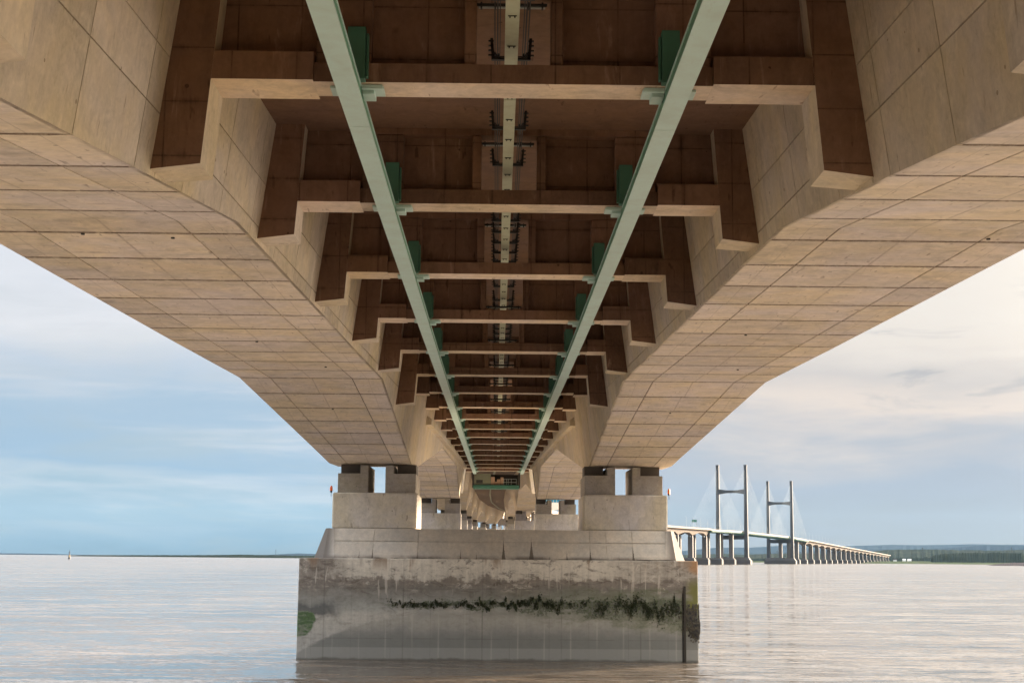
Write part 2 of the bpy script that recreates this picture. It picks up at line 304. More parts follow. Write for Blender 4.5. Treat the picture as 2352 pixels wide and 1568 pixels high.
col = mix(T, mr(T, wedge, 0, .3, 0, .8, True), col, (.09, .068, .05))
col = mix(T, m(T, 'MULTIPLY', mr(T, Z, 6.95, 6.75, 0, 1), mr(T, g1, .40, .6, .1, .75)), col, (.10, .075, .055))
ed = m(T, 'MULTIPLY', mr(T, m(T, 'ABSOLUTE', X), 9.6, 11.6, 0, 1, True), mr(T, g2, .38, .6))
col = mix(T, m(T, 'MULTIPLY', mr(T, m(T, 'ABSOLUTE', X), 10.7, 11.6, 0, 1, True), .93), col, (.12, .10, .085))
setb(T, b, col, .85, g3, .4, .02)

# water
M, T, b = newmat('estuary_water'); WATER = M
p = pos(T, False)
r1 = noise(T, vmap(T, p, (.28, 1., 1)), 1.3, 4, .6, .3)
r2 = noise(T, vmap(T, p, (.22, .9, 1)), .32, 4, .6, .4)
r3 = noise(T, vmap(T, p, (.5, 1.2, 1)), 5.5, 3, .6)
r4 = noise(T, vmap(T, p, (.10, .9, 1), loc=(31, 4, 0)), .055, 5, .62, .6)   # patches of rougher water drawn out across the tide
amp = mr(T, r4, .40, .66, .75, 2.0, True)
s = sep(T, p)
dist = mr(T, s[1], 80, 900, 1, 0)
h = m(T, 'ADD', m(T, 'MULTIPLY', r2, 1.2), m(T, 'ADD', m(T, 'MULTIPLY', r1, .55), m(T, 'MULTIPLY', r3, .07)))
h = m(T, 'MULTIPLY', h, amp)
setb(T, b, mix(T, mr(T, r2, .35, .65), (.17, .138, .11), (.14, .115, .093)), mr(T, s[1], 60, 1500, .07, .14))
def slope(scale, vec, amp_, loc=(0, 0, 0)):
    c = sep(T, noise(T, vmap(T, p, vec, loc), scale, 3, .6, .3, out=1)); return m(T, 'MULTIPLY', m(T, 'SUBTRACT', c[0], .5), amp_*.95), m(T, 'MULTIPLY', m(T, 'SUBTRACT', c[1], .5), amp_*1.35)
sx_, sy_ = 0., -.055
for sc_, v_, a_, l_ in ((.30, (.20, 1., 1), .50, (3, 1, 0)), (1.25, (.26, 1., 1), .85, (0, 7, 0)), (4.2, (.45, 1., 1), .60, (5, 0, 0))):
    q0, q1 = slope(sc_, v_, a_, l_); sx_ = m(T, 'ADD', sx_, q0); sy_ = m(T, 'ADD', sy_, q1)
nv = T.nodes.new('ShaderNodeVectorMath'); nv.operation = 'NORMALIZE'
T.links.new(comb(T, m(T, 'MULTIPLY', sx_, amp), m(T, 'MULTIPLY', sy_, amp), 1.), nv.inputs[0]); T.links.new(nv.outputs[0], b.inputs['Normal'])
b.inputs['IOR'].default_value = 1.5

def land(name, a, c, d2, sc=.02):
    M, T, b = newmat(name); p = pos(T)
    n1_ = noise(T, p, sc, 6, .65, .3); n2_ = noise(T, p, sc*7, 5, .7)
    col = mix(T, mr(T, n1_, .38, .62), a, c); col = mix(T, mr(T, n2_, .5, .7, 0, .7), col, d2)
    setb(T, b, col, 1., n2_, .3, .5); b.inputs['Specular IOR Level'].default_value = 0.; return M
WOOD = land('woodland_green', (.013, .018, .014), (.02, .025, .018), (.007, .009, .008), .02)
FIELD = land('hill_fields', (.018, .025, .021), (.034, .037, .029), (.009, .013, .012), .004)
FARH = land('far_hill', (.022, .034, .05), (.03, .042, .056), (.016, .024, .036), .001)  # blue of the distant haze put into the hill colour
MARSH = land('salt_marsh', (.05, .065, .035), (.065, .07, .045), (.035, .035, .03), .01)
ROCK = land('shore_rock', (.05, .043, .045), (.08, .068, .066), (.02, .02, .025), .05)
PROM = land('promenade_ground', (.14, .125, .10), (.18, .16, .13), (.10, .085, .07), .4)

# ------------------------------------------------------------------ helpers
class MB:
    def __init__(s): s.v = []; s.f = []; s.mi = []
    def add(s, v, f, k=0):
        o = len(s.v); s.v += [tuple(q) for q in v]; s.f += [tuple(i+o for i in q) for q in f]; s.mi += [k]*len(f); return s
    def hexa(s, a, k=0):     # 8 points: bottom 4 ccw, top 4 ccw
        return s.add(a, [(3, 2, 1, 0), (4, 5, 6, 7), (0, 1, 5, 4), (1, 2, 6, 5), (2, 3, 7, 6), (3, 0, 4, 7)], k)
    def box(s, x0, x1, y0, y1, z0, z1, k=0):
        return s.hexa([(x0, y0, z0), (x1, y0, z0), (x1, y1, z0), (x0, y1, z0), (x0, y0, z1), (x1, y0, z1), (x1, y1, z1), (x0, y1, z1)], k)
    def prism(s, bot, top, k=0):
        n = len(bot)
        return s.add(list(bot)+list(top), [tuple(range(n-1, -1, -1)), tuple(range(n, 2*n))]+[(i, (i+1) % n, n+(i+1) % n, n+i) for i in range(n)], k)
    def tube(s, a, b, r, n=6, r2=None, k=0):
        a, b = Vector(a), Vector(b); d = (b-a).normalized(); u = d.orthogonal().normalized(); w_ = d.cross(u); r2 = r if r2 is None else r2
        P = [a+(u*math.cos(t)+w_*math.sin(t))*r for t in [2*math.pi*i/n for i in range(n)]]
        Q = [b+(u*math.cos(t)+w_*math.sin(t))*r2 for t in [2*math.pi*i/n for i in range(n)]]
        return s.prism(P, Q, k)
    def loft(s, rings, cap=True, k=0):
        n = len(rings[0]); o = len(s.v)
        for r_ in rings: s.v += [tuple(q) for q in r_]
        for j in range(len(rings)-1):
            for i in range(n):
                s.f.append((o+j*n+i, o+j*n+(i+1) % n, o+(j+1)*n+(i+1) % n, o+(j+1)*n+i)); s.mi.append(k)
        if cap: s.f.append(tuple(o+i for i in range(n-1, -1, -1))); s.f.append(tuple(o+(len(rings)-1)*n+i for i in range(n))); s.mi += [k, k]
        return s
    def mesh(s, name, mats, bevel=0, recalc=True):
        me = bpy.data.meshes.new(name); me.from_pydata(s.v, [], s.f)
        for q in (mats if isinstance(mats, (list, tuple)) else [mats]): me.materials.append(q)
        me.polygons.foreach_set('material_index', s.mi)
        if recalc:
            import bmesh
            bm = bmesh.new(); bm.from_mesh(me); bmesh.ops.recalc_face_normals(bm, faces=bm.faces)
            if bevel: bmesh.ops.bevel(bm, geom=[e for e in bm.edges if e.is_manifold and e.calc_face_angle(0) > .5], offset=bevel, segments=1, affect='EDGES', clamp_overlap=True)
            bm.to_mesh(me); bm.free()
        me.update(); return me
    def build(s, name, mats, parent=None, loc=(0, 0, 0), rot=0, bevel=0):
        return put(name, s.mesh(name, mats, bevel), parent, loc, rot)
def put(name, me, parent=None, loc=(0, 0, 0), rot=0):
    o = bpy.data.objects.new(name, me); COL.objects.link(o); o.location = loc; o.rotation_euler = (0, 0, rot); o.parent = parent; return o
def tag(o, label, cat=None, group=None, kind=None):
    if label: o['label'] = label
    if cat: o['category'] = cat
    if group: o['group'] = group
    if kind: o['kind'] = kind
    return o
def thing(name, label, cat, loc=(0, 0, 0), rot=0, group=None):
    return tag(put(name, None, None, loc, rot), label, cat, group)
def interp(tab, y):
    if y <= tab[0][0]: (a, p_), (b_, q) = tab[0], tab[1]
    elif y >= tab[-1][0]: (a, p_), (b_, q) = tab[-2], tab[-1]
    else:
        for i in range(len(tab)-1):
            if tab[i][0] <= y <= tab[i+1][0]: (a, p_), (b_, q) = tab[i], tab[i+1]; break
    return p_+(q-p_)*(y-a)/(b_-a)

# ------------------------------------------------------------------ bridge geometry (metres; +Y along the bridge)
ZR = [(-60, 16.66), (30.8, 16.74), (41.2, 16.76), (52, 16.84), (63, 16.95), (74, 17.10), (85, 17.24), (96, 17.42), (107, 17.57), (118, 17.73), (140, 18.05), (162, 18.42), (184, 18.75), (217, 19.30), (787, 28.0), (1450, 36.6), (2144, 43.2), (2573, 43.0), (3300, 34.), (4600, 19.)]
zr = lambda y: interp(ZR, y)
WTAB = [(-60, 10.6), (14, 7.98), (30.3, 7.31), (41.2, 6.96), (52.2, 6.65), (84.9, 5.86), (106.8, 5.43), (128.7, 5.10), (172, 4.78), (199, 4.62), (300, 4.4), (420, 4.3), (9999, 4.3)]
CT = [(-200, 0.), (202, 0.), (250, -.45), (300.4, -1.25), (398.5, -1.9), (496.6, -1.75), (594.7, .5), (692.8, 4.7), (790.9, 10.8)]
cx = lambda y: interp(CT, y) if y < 791 else 10.8+(y-790.9)*.0645
def Wx(y, z): return interp(WTAB, y)+.13*(zr(y)+.1-z)
P0, SP = 6.15, 98.1
def haunch(y):
    k = (y-P0) % SP
    if k < 2.5 or k > SP-2.5: return 3.2
    if k < 32.4: return 3.2*(32.4-k)/29.9
    if k > SP-27.75: return 3.2*(k-(SP-27.75))/25.25
    return 0.
def zs(y): return zr(y)-1.2-haunch(y)
def so_w(y): return 7.45-.57*haunch(y)        # soffit width

deck = thing('viaduct_deck', 'concrete viaduct deck overhead, twin box girders tied by dark cross beams', 'bridge')

def ring(sx, y, inset=0.):
    zb = zs(y)+inset; zt = zr(y)+2.3
    xi = Wx(y, zb)+inset; xo = Wx(y, zb)+so_w(y)-inset; c = cx(y)
    return [(c+sx*xi, y, zb), (c+sx*xo, y, zb), (c+sx*(Wx(y, zt)+9.0), y, zt+.35), (c+sx*(Wx(y, zt)+11.4), y, zt+.55), (c+sx*(Wx(y, zt)+11.4), y, zt+.95), (c, y, zt+.95), (c, y, zt), (c+sx*(Wx(y, zt)+inset), y, zt)]
bp = sorted(set([-34, P0-2.5, P0, P0+2.5]+[P0+SP*k+d_ for k in range(0, 8) for d_ in (-27.75, -2.5, 0, 2.5, 16, 32.4, 44, 56)]+[Y_ for Y_, _ in WTAB[1:-2]]+[y for y, _ in ZR[1:14]]+[250]))
bp = [y for y in bp if -34 <= y <= 791.]
girders = []
for sx in (-1, 1):
    mb = MB(); mb.loft([ring(sx, y, .05) for y in bp if y <= 215], k=0)
    g = mb.build('box_girder', [JOINT], deck); girders.append(g)
    g['label'] = ('left' if sx < 0 else 'right')+' hand concrete box girder with its haunched soffit'
    mb = MB(); mb.loft([ring(sx, y) for y in [215]+[q for q in bp if q > 215]], k=0)
    mb.build('far_box_girder', [WEBB], deck)

JY = [25.5+3.643*k for k in range(-9, 53)]
FR = [(0, .215), (.215, .785), (.785, 1)]
def panel_soffit(sx, ya, yb, f0, f1, parent):
    g = .024; gy = .05; mb = MB(); t = .05
    ys = [ya+gy]+[q for q in bp if ya+.2 < q < yb-.2]+[yb-gy]
    rings = []
    for y in ys:
        z = zs(y); xi = Wx(y, z); wdt = so_w(y); c = cx(y)
        a = xi+wdt*f0+(g if f0 > 0 else 0); b_ = xi+wdt*f1-(g if f1 < 1 else 0)
        dz = .0
        rings.append([(c+sx*a, y, z+dz), (c+sx*b_, y, z+dz), (c+sx*b_, y, z+t+.06), (c+sx*a, y, z+t+.06)])
    mb.loft(rings); return mb.build('soffit_panel', SOF, parent)
def panel_web(sx, ya, yb, z0f, z1f, parent, mat):
    g = .018; mb = MB(); ys = [ya+g]+[q for q in bp if ya+g+.1 < q < yb-g-.1]+[yb-g]; rings = []
    for y in ys:
        z0 = z0f(y)+(g if z0f is not zs else 0); z1 = z1f(y)-g; c = cx(y)
        rings.append([(c+sx*Wx(y, z0), y, z0), (c+sx*Wx(y, z1), y, z1), (c+sx*(Wx(y, z1)+.11), y, z1), (c+sx*(Wx(y, z0)+.11), y, z0)])
    mb.loft(rings); return mb.build('web_panel', mat, parent)
row1 = lambda y: zr(y)-1.2+.42
row2 = lambda y: zr(y)+.45
top = lambda y: zr(y)+2.29
for si, sx in enumerate((-1, 1)):
    g = girders[si]
    for i in range(len(JY)-1):
        ya, yb = JY[i], JY[i+1]
        if ya < 3 or ya > 200: continue
        if yb < 108 or ya > 128:
            if ya > 7:
                for f0, f1 in FR:
                    panel_soffit(sx, ya, yb, f0, f1, g)
        else:
            panel_soffit(sx, ya, yb, 0, 1, g)
        if yb < 92:
            panel_web(sx, ya, yb, zs, row1, g, WEB); panel_web(sx, ya, yb, row1, row2, g, WEB); panel_web(sx, ya, yb, row2, top, g, WEB)
        else: panel_web(sx, ya, yb, zs, top, g, WEBB)

# drain pipes poking through the soffits
for sx, y, f in ((-1, 40.6, .30), (-1, 40.2, .62), (1, 39.6, .80), (1, 58.5, .40), (-1, 62.0, .52), (-1, 84.0, .5), (1, 84.2, .5), (1, 30.8, .5), (-1, 71.2, .3), (1, 70.6, .66)):
    z = zs(y); x = sx*(Wx(y, z)+so_w(y)*f); MB().tube((x, y, z-.035), (x, y, z+.1), .055, 10).build('drain_pipe', BLACK, deck)
# longitudinal corbel along the inner webs past the first pier
for sx in (-1, 1):
    mb = MB(); rg = []
    for y in (109.5, 124, 138, 160, 185, 200):
        z0 = zr(y)-1.12+.008*(y-109.5)*.9; a = Wx(y, z0)-.42; b_ = Wx(y, z0)+.05
        rg.append([(sx*a, y, z0), (sx*b_, y, z0), (sx*(b_-.05), y, z0+.75), (sx*(a-.02), y, z0+.42)])
    mb.loft(rg); mb.build('web_corbel', WEB, deck, bevel=.02)
# slab between the girders
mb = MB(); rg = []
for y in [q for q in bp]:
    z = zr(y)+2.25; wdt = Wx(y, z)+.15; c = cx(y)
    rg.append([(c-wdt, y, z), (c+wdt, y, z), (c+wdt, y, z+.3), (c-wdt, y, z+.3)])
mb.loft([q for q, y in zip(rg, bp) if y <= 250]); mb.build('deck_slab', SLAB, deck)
mb = MB(); mb.loft([q for q, y in zip(rg, bp) if y >= 250]); mb.build('deck_slab', FARC, deck)
# a deck slab joint line every segment
# parapets
for sx in (-1, 1):
    mb = MB(); rg = []
    for y in bp:
        z = zr(y)+3.25; a = Wx(y, zr(y)+2.3)+11.1; c = cx(y)
        rg.append([(c+sx*a, y, z), (c+sx*(a+.3), y, z), (c+sx*(a+.3), y, z+1.1), (c+sx*a, y, z+1.1)])
    mb.loft(rg); mb.build('parapet', FARC, deck)

# cross beams
RY = [30.3+10.93*n for n in range(-3, 18)]
LEGB = {1: 14.77, 2: 15.67, 3: 15.75, 4: 15.95, 5: 16.05, 6: 15.45}
for n, y0 in enumerate(RY, start=-2):
    z = zr(y0); c = cx(y0); corner = Wx(y0, z)-1.02; has_leg = n <= 6
    outer = corner if has_leg else Wx(y0, z)-.95
    mb = MB()
    # bottom flange; bright underside and shaded sides come from two material tones
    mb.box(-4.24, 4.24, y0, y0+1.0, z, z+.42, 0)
    cb = mb.build('cross_beam', [RIB_LIT, RIB], deck, loc=(c, 0, 0), bevel=.0)
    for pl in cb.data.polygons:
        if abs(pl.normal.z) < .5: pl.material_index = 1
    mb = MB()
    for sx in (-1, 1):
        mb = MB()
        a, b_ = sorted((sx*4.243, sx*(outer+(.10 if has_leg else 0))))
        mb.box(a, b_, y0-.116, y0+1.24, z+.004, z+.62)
        ob = mb.build('beam_haunch', [RIB_LIT, RIB], cb)
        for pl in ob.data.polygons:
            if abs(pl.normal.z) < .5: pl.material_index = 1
    # diaphragm plate with its opening
    mb = MB(); zt = z+2.27; w_ = Wx(y0, z+2)-.02
    mb.box(-w_, -.80, y0+.5, y0+.8, z+.40, zt); mb.box(.80, w_, y0+.5, y0+.8, z+.40, zt)
    mb.box(-.80, .80, y0+.5, y0+.8, z+2.1, zt)
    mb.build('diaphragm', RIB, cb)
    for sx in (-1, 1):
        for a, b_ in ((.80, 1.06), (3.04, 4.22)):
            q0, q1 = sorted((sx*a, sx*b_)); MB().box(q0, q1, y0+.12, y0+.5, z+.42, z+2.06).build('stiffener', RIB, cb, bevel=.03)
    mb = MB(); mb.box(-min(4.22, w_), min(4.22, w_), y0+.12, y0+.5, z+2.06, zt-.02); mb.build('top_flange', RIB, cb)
    for sx in (-1, 1):
        if has_leg:
            zb = LEGB.get(n, 14.6 if n == 0 else 13.2); zi = zb+.13; t0, t1 = y0-.12, y0+1.26
            if n < 1: zb = zs(y0)+.2; zi = zb+.15
            ci = corner; pts = []
            for yy in (t0, t1):
                pts.append([(sx*(ci+.15+.13*(z-zi)), yy, zi), (sx*(Wx(yy, zb)+.0), yy, zb+(yy-t0)*.04), (sx*(Wx(yy, zt)+.0), yy, zt), (sx*(ci-.10), yy, zt)])
            pts[0][0] = (sx*(ci+.13*(z-zi)), t0, zi); pts[1][0] = (sx*(ci+.13*(z-zi)), t1, zi)
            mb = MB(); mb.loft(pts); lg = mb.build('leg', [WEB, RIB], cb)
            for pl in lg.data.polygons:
                if pl.normal.y < -.5: pl.material_index = 1  # camera-facing side gets the painted shade tone
        else:
            q0, q1 = sorted((sx*outer, sx*(Wx(y0, z-.1)+.02)))
            ob = MB().box(q0, q1, y0-.14, y0+1.26, z-.12, zt).build('end_block', [RIB_LIT, RIB], cb)
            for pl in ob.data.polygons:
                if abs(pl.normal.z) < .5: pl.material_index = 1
        if n >= 6:
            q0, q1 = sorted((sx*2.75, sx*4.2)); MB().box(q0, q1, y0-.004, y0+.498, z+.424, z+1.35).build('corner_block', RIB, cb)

# ------------------------------------------------------------------ crane rails under the beams
for sx in (-1, 1):
    rail = thing('crane_rail', ('left' if sx < 0 else 'right')+' of the two pale green steel rails hung under the cross beams', 'rail', (sx*3.43, 0, 0), 0, 'green rails for the inspection gantry')
    js = [-25]+[y+1.9 for y in RY[1::1]]
    js = [j for i, j in enumerate(js) if i % 1 == 0]
    for a, b_ in zip(js[:-1], js[1:]):
        a += .012; b_ -= .012; mb = MB(); za, zb = zr(a)-.42, zr(b_)-.42
        for (x0, x1, h0, h1) in ((-.235, .235, 0, .035), (-.20, .20, .36, .40), (-.19, .19, .035, .36)):
            if h0 == .035: x0, x1 = -.18, .18
            if h0 == .035: mw = MB(); mw.hexa([(x0, a, za+h0), (x1, a, za+h0), (x1, b_, zb+h0), (x0, b_, zb+h0), (x0, a, za+h1), (x1, a, za+h1), (x1, b_, zb+h1), (x0, b_, zb+h1)]); continue
            mb.hexa([(x0, a, za+h0), (x1, a, za+h0), (x1, b_, zb+h0), (x0, b_, zb+h0), (x0, a, za+h1), (x1, a, za+h1), (x1, b_, zb+h1), (x0, b_, zb+h1)])
        rs = mb.build('rail_section', GREEN, rail); mw.build('rail_web', GREENM, rs)
    for y0 in RY[:]:
        z = zr(y0)
        mb = MB(); s_ = -sx
        # hanger plate on the beam's near face
        x0, x1 = sorted((s_*.30, s_*-.08)); mb.box(x0, x1, y0-.30, y0-.02, z-.02, z+1.12)
        x0, x1 = sorted((s_*.36, s_*.31)); mb.box(x0, x1, y0-.22, y0-.04, z+.05, z+1.0)
        h = mb.build('hanger', GREEND, rail, bevel=.01)
        mb = MB()
        x0, x1 = sorted((s_*.42, s_*.66)); mb.box(x0, x1, y0+.22, y0+.78, z-.07, z-.012)
        x0, x1 = sorted((s_*.20, s_*.46)); mb.box(x0, x1, y0+.30, y0+.84, z-.16, z-.06)
        x0, x1 = sorted((s_*-.24, s_*-.48)); mb.box(x0, x1, y0+.22, y0+.78, z-.07, z-.012)
        x0, x1 = sorted((s_*.20, s_*.64)); mb.box(x0, x1, y0+.12, y0+.22, z-.10, z-.012)
        mb.box(-.17, .17, y0+.2, y0+.8, z-.14, z-.012)
        mb.build('clamp_plate', GREEN, rail, bevel=.006)

# ------------------------------------------------------------------ cable tray
tray = thing('cable_tray', 'pale green cable tray running through the openings of the cross beams', 'cable tray')
ty = [-20+1.8215*k*2 for k in range(0, 68)]
tx = lambda y: cx(y)-.045
tz = lambda y: zr(y)+(1.02 if y < 222 else 1.35)
sec = [y for y in ty if y < 226]; chunks = [sec[i:i+4] for i in range(0, len(sec)-1, 3)]
for ch in chunks:
    if len(ch) < 2: continue
    mb = MB(); mb.loft([[(tx(y)-.145, y+e_, tz(y)), (tx(y)+.145, y+e_, tz(y)), (tx(y)+.145, y+e_, tz(y)+.09), (tx(y)-.145, y+e_, tz(y)+.09)] for y, e_ in zip(ch, [.02]+[0]*(len(ch)-2)+[-.02])])
    mb.build('tray_section', TRAY, tray)
mb = MB(); mb.loft([[(tx(y)-.17, y, tz(y)), (tx(y)+.17, y, tz(y)), (tx(y)+.17, y, tz(y)+.12), (tx(y)-.17, y, tz(y)+.12)] for y in range(228, 780, 12)])
mb.build('tray_section', GANTW, tray)
ub = MB()
ub.box(-.44, .44, -.05, .05, -.02, .03); ub.tube((-.42, -.06, .045), (.42, -.06, .045), .014, 5)
for sx in (-1, 1):
    ub.hexa([(sx*.40-.035, -.05, 0), (sx*.40+.035, -.05, 0), (sx*.40+.035, .05, 0), (sx*.40-.035, .05, 0), (sx*.44-.03, -.05, .48), (sx*.44+.03, -.05, .48), (sx*.44+.03, .05, .48), (sx*.44-.03, .05, .48)])
    for q in range(4): ub.box(sx*.45-.06, sx*.45+.06, -.03, .03, .08+q*.11, .11+q*.11)
    ub.tube((sx*.29, -.1, .07), (sx*.29, .1, .07), .045, 6); ub.tube((sx*.36, -.1, .12), (sx*.36, .1, .12), .03, 6)
ume = ub.mesh('cradle', [BLACK])
bb = MB(); bb.box(-.09, .09, -.012, .012, -.016, 0)
for x in (-.05, .05): bb.box(x-.012, x+.012, -.012, .012, -.05, -.016)
bme = bb.mesh('tray_bolt', [BLACK])
k = 0; y = 24.6
while y < 215:
    if not any(abs(y-(r_+.5)) < .55 for r_ in RY) and random.random() > .12:
        put('cradle', ume, tray, (tx(y), y, tz(y)+.06))
    put('tray_bolt', bme, tray, (tx(y)+.0, y+.75, tz(y)-.001)); y += 1.8215
for sx in (-1, 1):
    mb = MB()
    for dx, dz, r_ in ((.30, .13, .022), (.36, .18, .018), (.25, .11, .015)):
        for y in range(-15, 214, 6): mb.tube((tx(y)+sx*dx, y, tz(y)+dz), (tx(y+6)+sx*dx, y+6, tz(y+6)+dz), r_, 4)
    mb.build('cable', BLACK, tray)
lb = MB(); lb.tube((-.76, 0, 0), (.76, 0, 0), .035, 6, k=0); lb.box(-.72, .72, .03, .10, -.05, .0, 1)
for x in (-.66, -.36, .36, .66): lb.box(x-.02, x+.02, -.05, .12, -.07, .05, 0)
lme = lb.mesh('support_bar', [BLACK, STEEL])
for y0 in RY[1:]: put('support_bar', lme, tray, (tx(y0), y0+.35, zr(y0)+1.88 if y0 < 60 else zr(y0)+.62))

# ------------------------------------------------------------------ inspection gantry
GY = 221.; gz = zr(GY)
ga = thing('inspection_gantry', 'dark green inspection gantry with grey cabin hanging between the girders', 'gantry', (cx(GY)-.12, GY, gz-2.42))
mb = MB(); mb.box(-3.4, 3.4, 0, 3.2, 0, .55); mb.build('platform', GANTG, ga, bevel=.06)
for sx in (-1, 1): MB().box(sx*3.45-.12, sx*3.45+.12, .2, 3.0, .15, 2.35).build('hanger_frame', DARKM, ga)
mb = MB(); mb.box(-3.25, -.82, .35, 2.9, .56, 2.2); cab = mb.build('cabin', GANTW, ga)
for q in range(9): MB().box(-3.24, -.83, .30, .352, .70+q*.16, .75+q*.16).build('cladding_rib', GANTW, ga)
MB().box(-2.95, -2.0, .26, .30, .80, 1.28).build('cabin_window', DARKM, ga)
for x0, x1, z0, z1 in ((-.78, -.2, .56, 1.75), (.12, .62, .56, 1.4), (.66, 1.1, .56, 1.72), (-.15, .1, .56, 1.05)):
    MB().box(x0, x1, .5, .9, z0, z1).build('plywood_box', TIMB, ga)
MB().box(-.9, 3.3, 2.6, 2.75, .56, 2.2).build('shade_backing', DARKM, ga)  # dark sheet painting the shaded void behind the railings
mb = MB()
for x in (1.15, 1.55, 1.8, 2.25, 3.0): mb.tube((x, .3, .55), (x, .3, 1.45), .022, 5)
for zz in (.95, 1.45): mb.tube((.9, .3, zz), (3.0, .3, zz), .022, 5)
mb.build('handrail', STEEL, ga)

# ------------------------------------------------------------------ piers
ZB, ZC = 6.68, 8.66
def octo(hw, y0, y1, ch, z, dx=0.):
    return [(-hw+ch, y0, z), (hw-ch, y0, z), (hw, y0+ch*1.6, z), (hw, y1-ch*1.6, z), (hw-ch, y1, z), (-hw+ch, y1, z), (-hw, y1-ch*1.6, z), (-hw, y0+ch*1.6, z)]
DC = 98-104.25     # block front relative to pier centre
def make_pier(X0, Y0, rot, label, near=False, full=True, hw_in=None, zsof=None, mats=None):
    cm, pm, km, am = mats or (COLM, PLIN, CAIS, CAPM)
    t = thing('bridge_pier', label, 'pier', (X0, Y0, 0), rot, 'piers standing in the estuary')
    mb = MB(); mb.prism([(-13.15, DC, -3), (13.0, DC, -3), (13.0, -DC, -3), (-13.15, -DC, -3)], [(-13.12, DC, ZB), (12.98, DC, ZB), (12.98, -DC, ZB), (-13.12, -DC, ZB)])
    cs = mb.build('caisson', km, t, bevel=.05 if near else 0)
    mb = MB()
    def capring(y0, z, a): q = [(a[0], y0), (a[1], y0+a[3]), (a[2], y0+a[4])]; q += [(x, -y) for x, y in reversed(q)]; return [(-x, y, z) for x, y in reversed(q)]+[(x, y, z) for x, y in q]
    mb.prism(capring(DC+.8, ZB, (10.95, 11.72, 12.43, .5, 1.6)), capring(DC+2.5, ZC, (11.2, 11.55, 11.78, .2, .6))); mb.build('cap', am, t)
    xi = hw_in; xo = xi+5.72; zc = zsof-2.05; zp = zsof-.42
    for sx in (-1, 1):
        a, b_ = (xi, xo) if sx > 0 else (-xo, -xi)
        MB().box(a, b_, -3.2, 3.2, ZC-.01, zc).build('column', cm, t, bevel=.09 if near else 0)
        for q0, q1 in ((xi+.12, xi+2.2), (xo-2.35, xo-.28)):
            a, b_ = (q0, q1) if sx > 0 else (-q1, -q0)
            inn = q0 > xi+1
            mb = MB(); mb.box(a, b_, -2.7, 2.7, zc, zp-.30)
            # stepped-up part towards the window
            if inn: c0, c1 = q0, q0+.55
            else: c0, c1 = q1-.55, q1
            a2, b2 = (c0, c1) if sx > 0 else (-c1, -c0)
            mb.box(a2, b2, -2.698, 2.7, zp-.302, zsof-.16)
            mb.build('plinth', pm, t, bevel=.02 if near else 0)
            if inn: d0, d1 = q0+.72, q1-.05
            else: d0, d1 = q0+.05, q1-.72
            a3, b3 = (d0, d1) if sx > 0 else (-d1, -d0)
            MB().box(a3, b3, -1.2, 1.2, zp-.30, zsof-.03).build('bearing', BEAR, t)
    return t, cs
piers = []
labs = ['tall block pier nearest the camera with algae on its caisson']
ordw = ['second', 'third', 'fourth', 'fifth', 'sixth', 'seventh', 'eighth']
p1, cs1 = make_pier(0, P0+SP, 0, labs[0], True, hw_in=5.66, zsof=zs(P0+SP)); 
# cap panels of the near pier, proud of the cap
edges = [-12.0, -8.42, -5.45, .22, 6.0, 7.1, 8.85, 12.0]
for a, b_ in zip(edges[:-1], edges[1:]):
    for q0, q1 in ((0, .56), (.58, 1)):
        mb = MB(); g_ = .015; P = []
        for f, off in ((q0, 0), (q1, 0)):
            zz = ZB+(ZC-ZB)*f; yy = DC+.8+1.7*f
            hw = 10.90+.22*f
            aa = max(a+g_, -hw) ; bb_ = min(b_-g_, hw)
            P.append((aa, bb_, yy, zz))
        g2_ = .012
        (a0, b0, y0, z0), (a1, b1, y1, z1) = P
        z0 += g2_ if q0 else .0; z1 -= g2_ if q1 < 1 else .0
        mb.hexa([(a0, y0-.04, z0), (b0, y0-.04, z0), (b0, y0+.06, z0), (a0, y0+.06, z0), (a1, y1-.04, z1), (b1, y1-.04, z1), (b1, y1+.06, z1), (a1, y1+.06, z1)])
        mb.build('cap_panel', CAPM, p1)
# fender groove and ledge
MB().box(12.04, 12.17, DC-.10, DC+.02, .0, 5.05).build('fender_rail', FEND, p1)
MB().box(11.95, 12.0, DC-.05, DC+.02, .0, 4.6).build('fender_cleat', BLACK, p1)
mb = MB()
for i in range(60):
    x = random.uniform(-11, 11); mb.box(x, x+random.uniform(.2, .9), DC-.0+.72, DC+.82, ZB, ZB+random.uniform(.02, .06))
mb.build('rubble_line', CAPM, p1)['kind'] = 'stuff'
# weed hanging on the wall
def weed(parent, n, fx, fz, size, mat, name):
    mb = MB()
    for i in range(n):
        x = fx(); z = fz(x); s_ = size*random.uniform(.5, 1.4); y = DC-random.uniform(.02, .10)
        a = random.uniform(-.6, .6)
        mb.add([(x-s_*.5, DC+.02, z), (x+s_*.5, DC+.02, z+.02), (x+s_*.35+a*s_, y, z-s_*random.uniform(.4, 1.2)), (x-s_*.2+a*s_, y, z-s_*random.uniform(.5, 1.3)), (x, y-.04, z-s_*.3)], [(0, 1, 4), (1, 2, 4), (2, 3, 4), (3, 0, 4)])
    me = mb.mesh(name, [mat], recalc=False); o = put(name, me, parent); o['kind'] = 'stuff'; return o
M, T, b = newmat('dark_weed'); oi = T.nodes.new('ShaderNodeNewGeometry'); setb(T, b, mix(T, noise(T, oi.outputs['Position'], 3., 3), (.022, .032, .016), (.075, .095, .04)), .7); WEED = M
M, T, b = newmat('bladder_wrack'); oi = T.nodes.new('ShaderNodeNewGeometry'); setb(T, b, mix(T, mr(T, noise(T, oi.outputs['Position'], 6., 4), .4, .6), (.025, .02, .024), (.10, .085, .05)), .6); WRACK = M
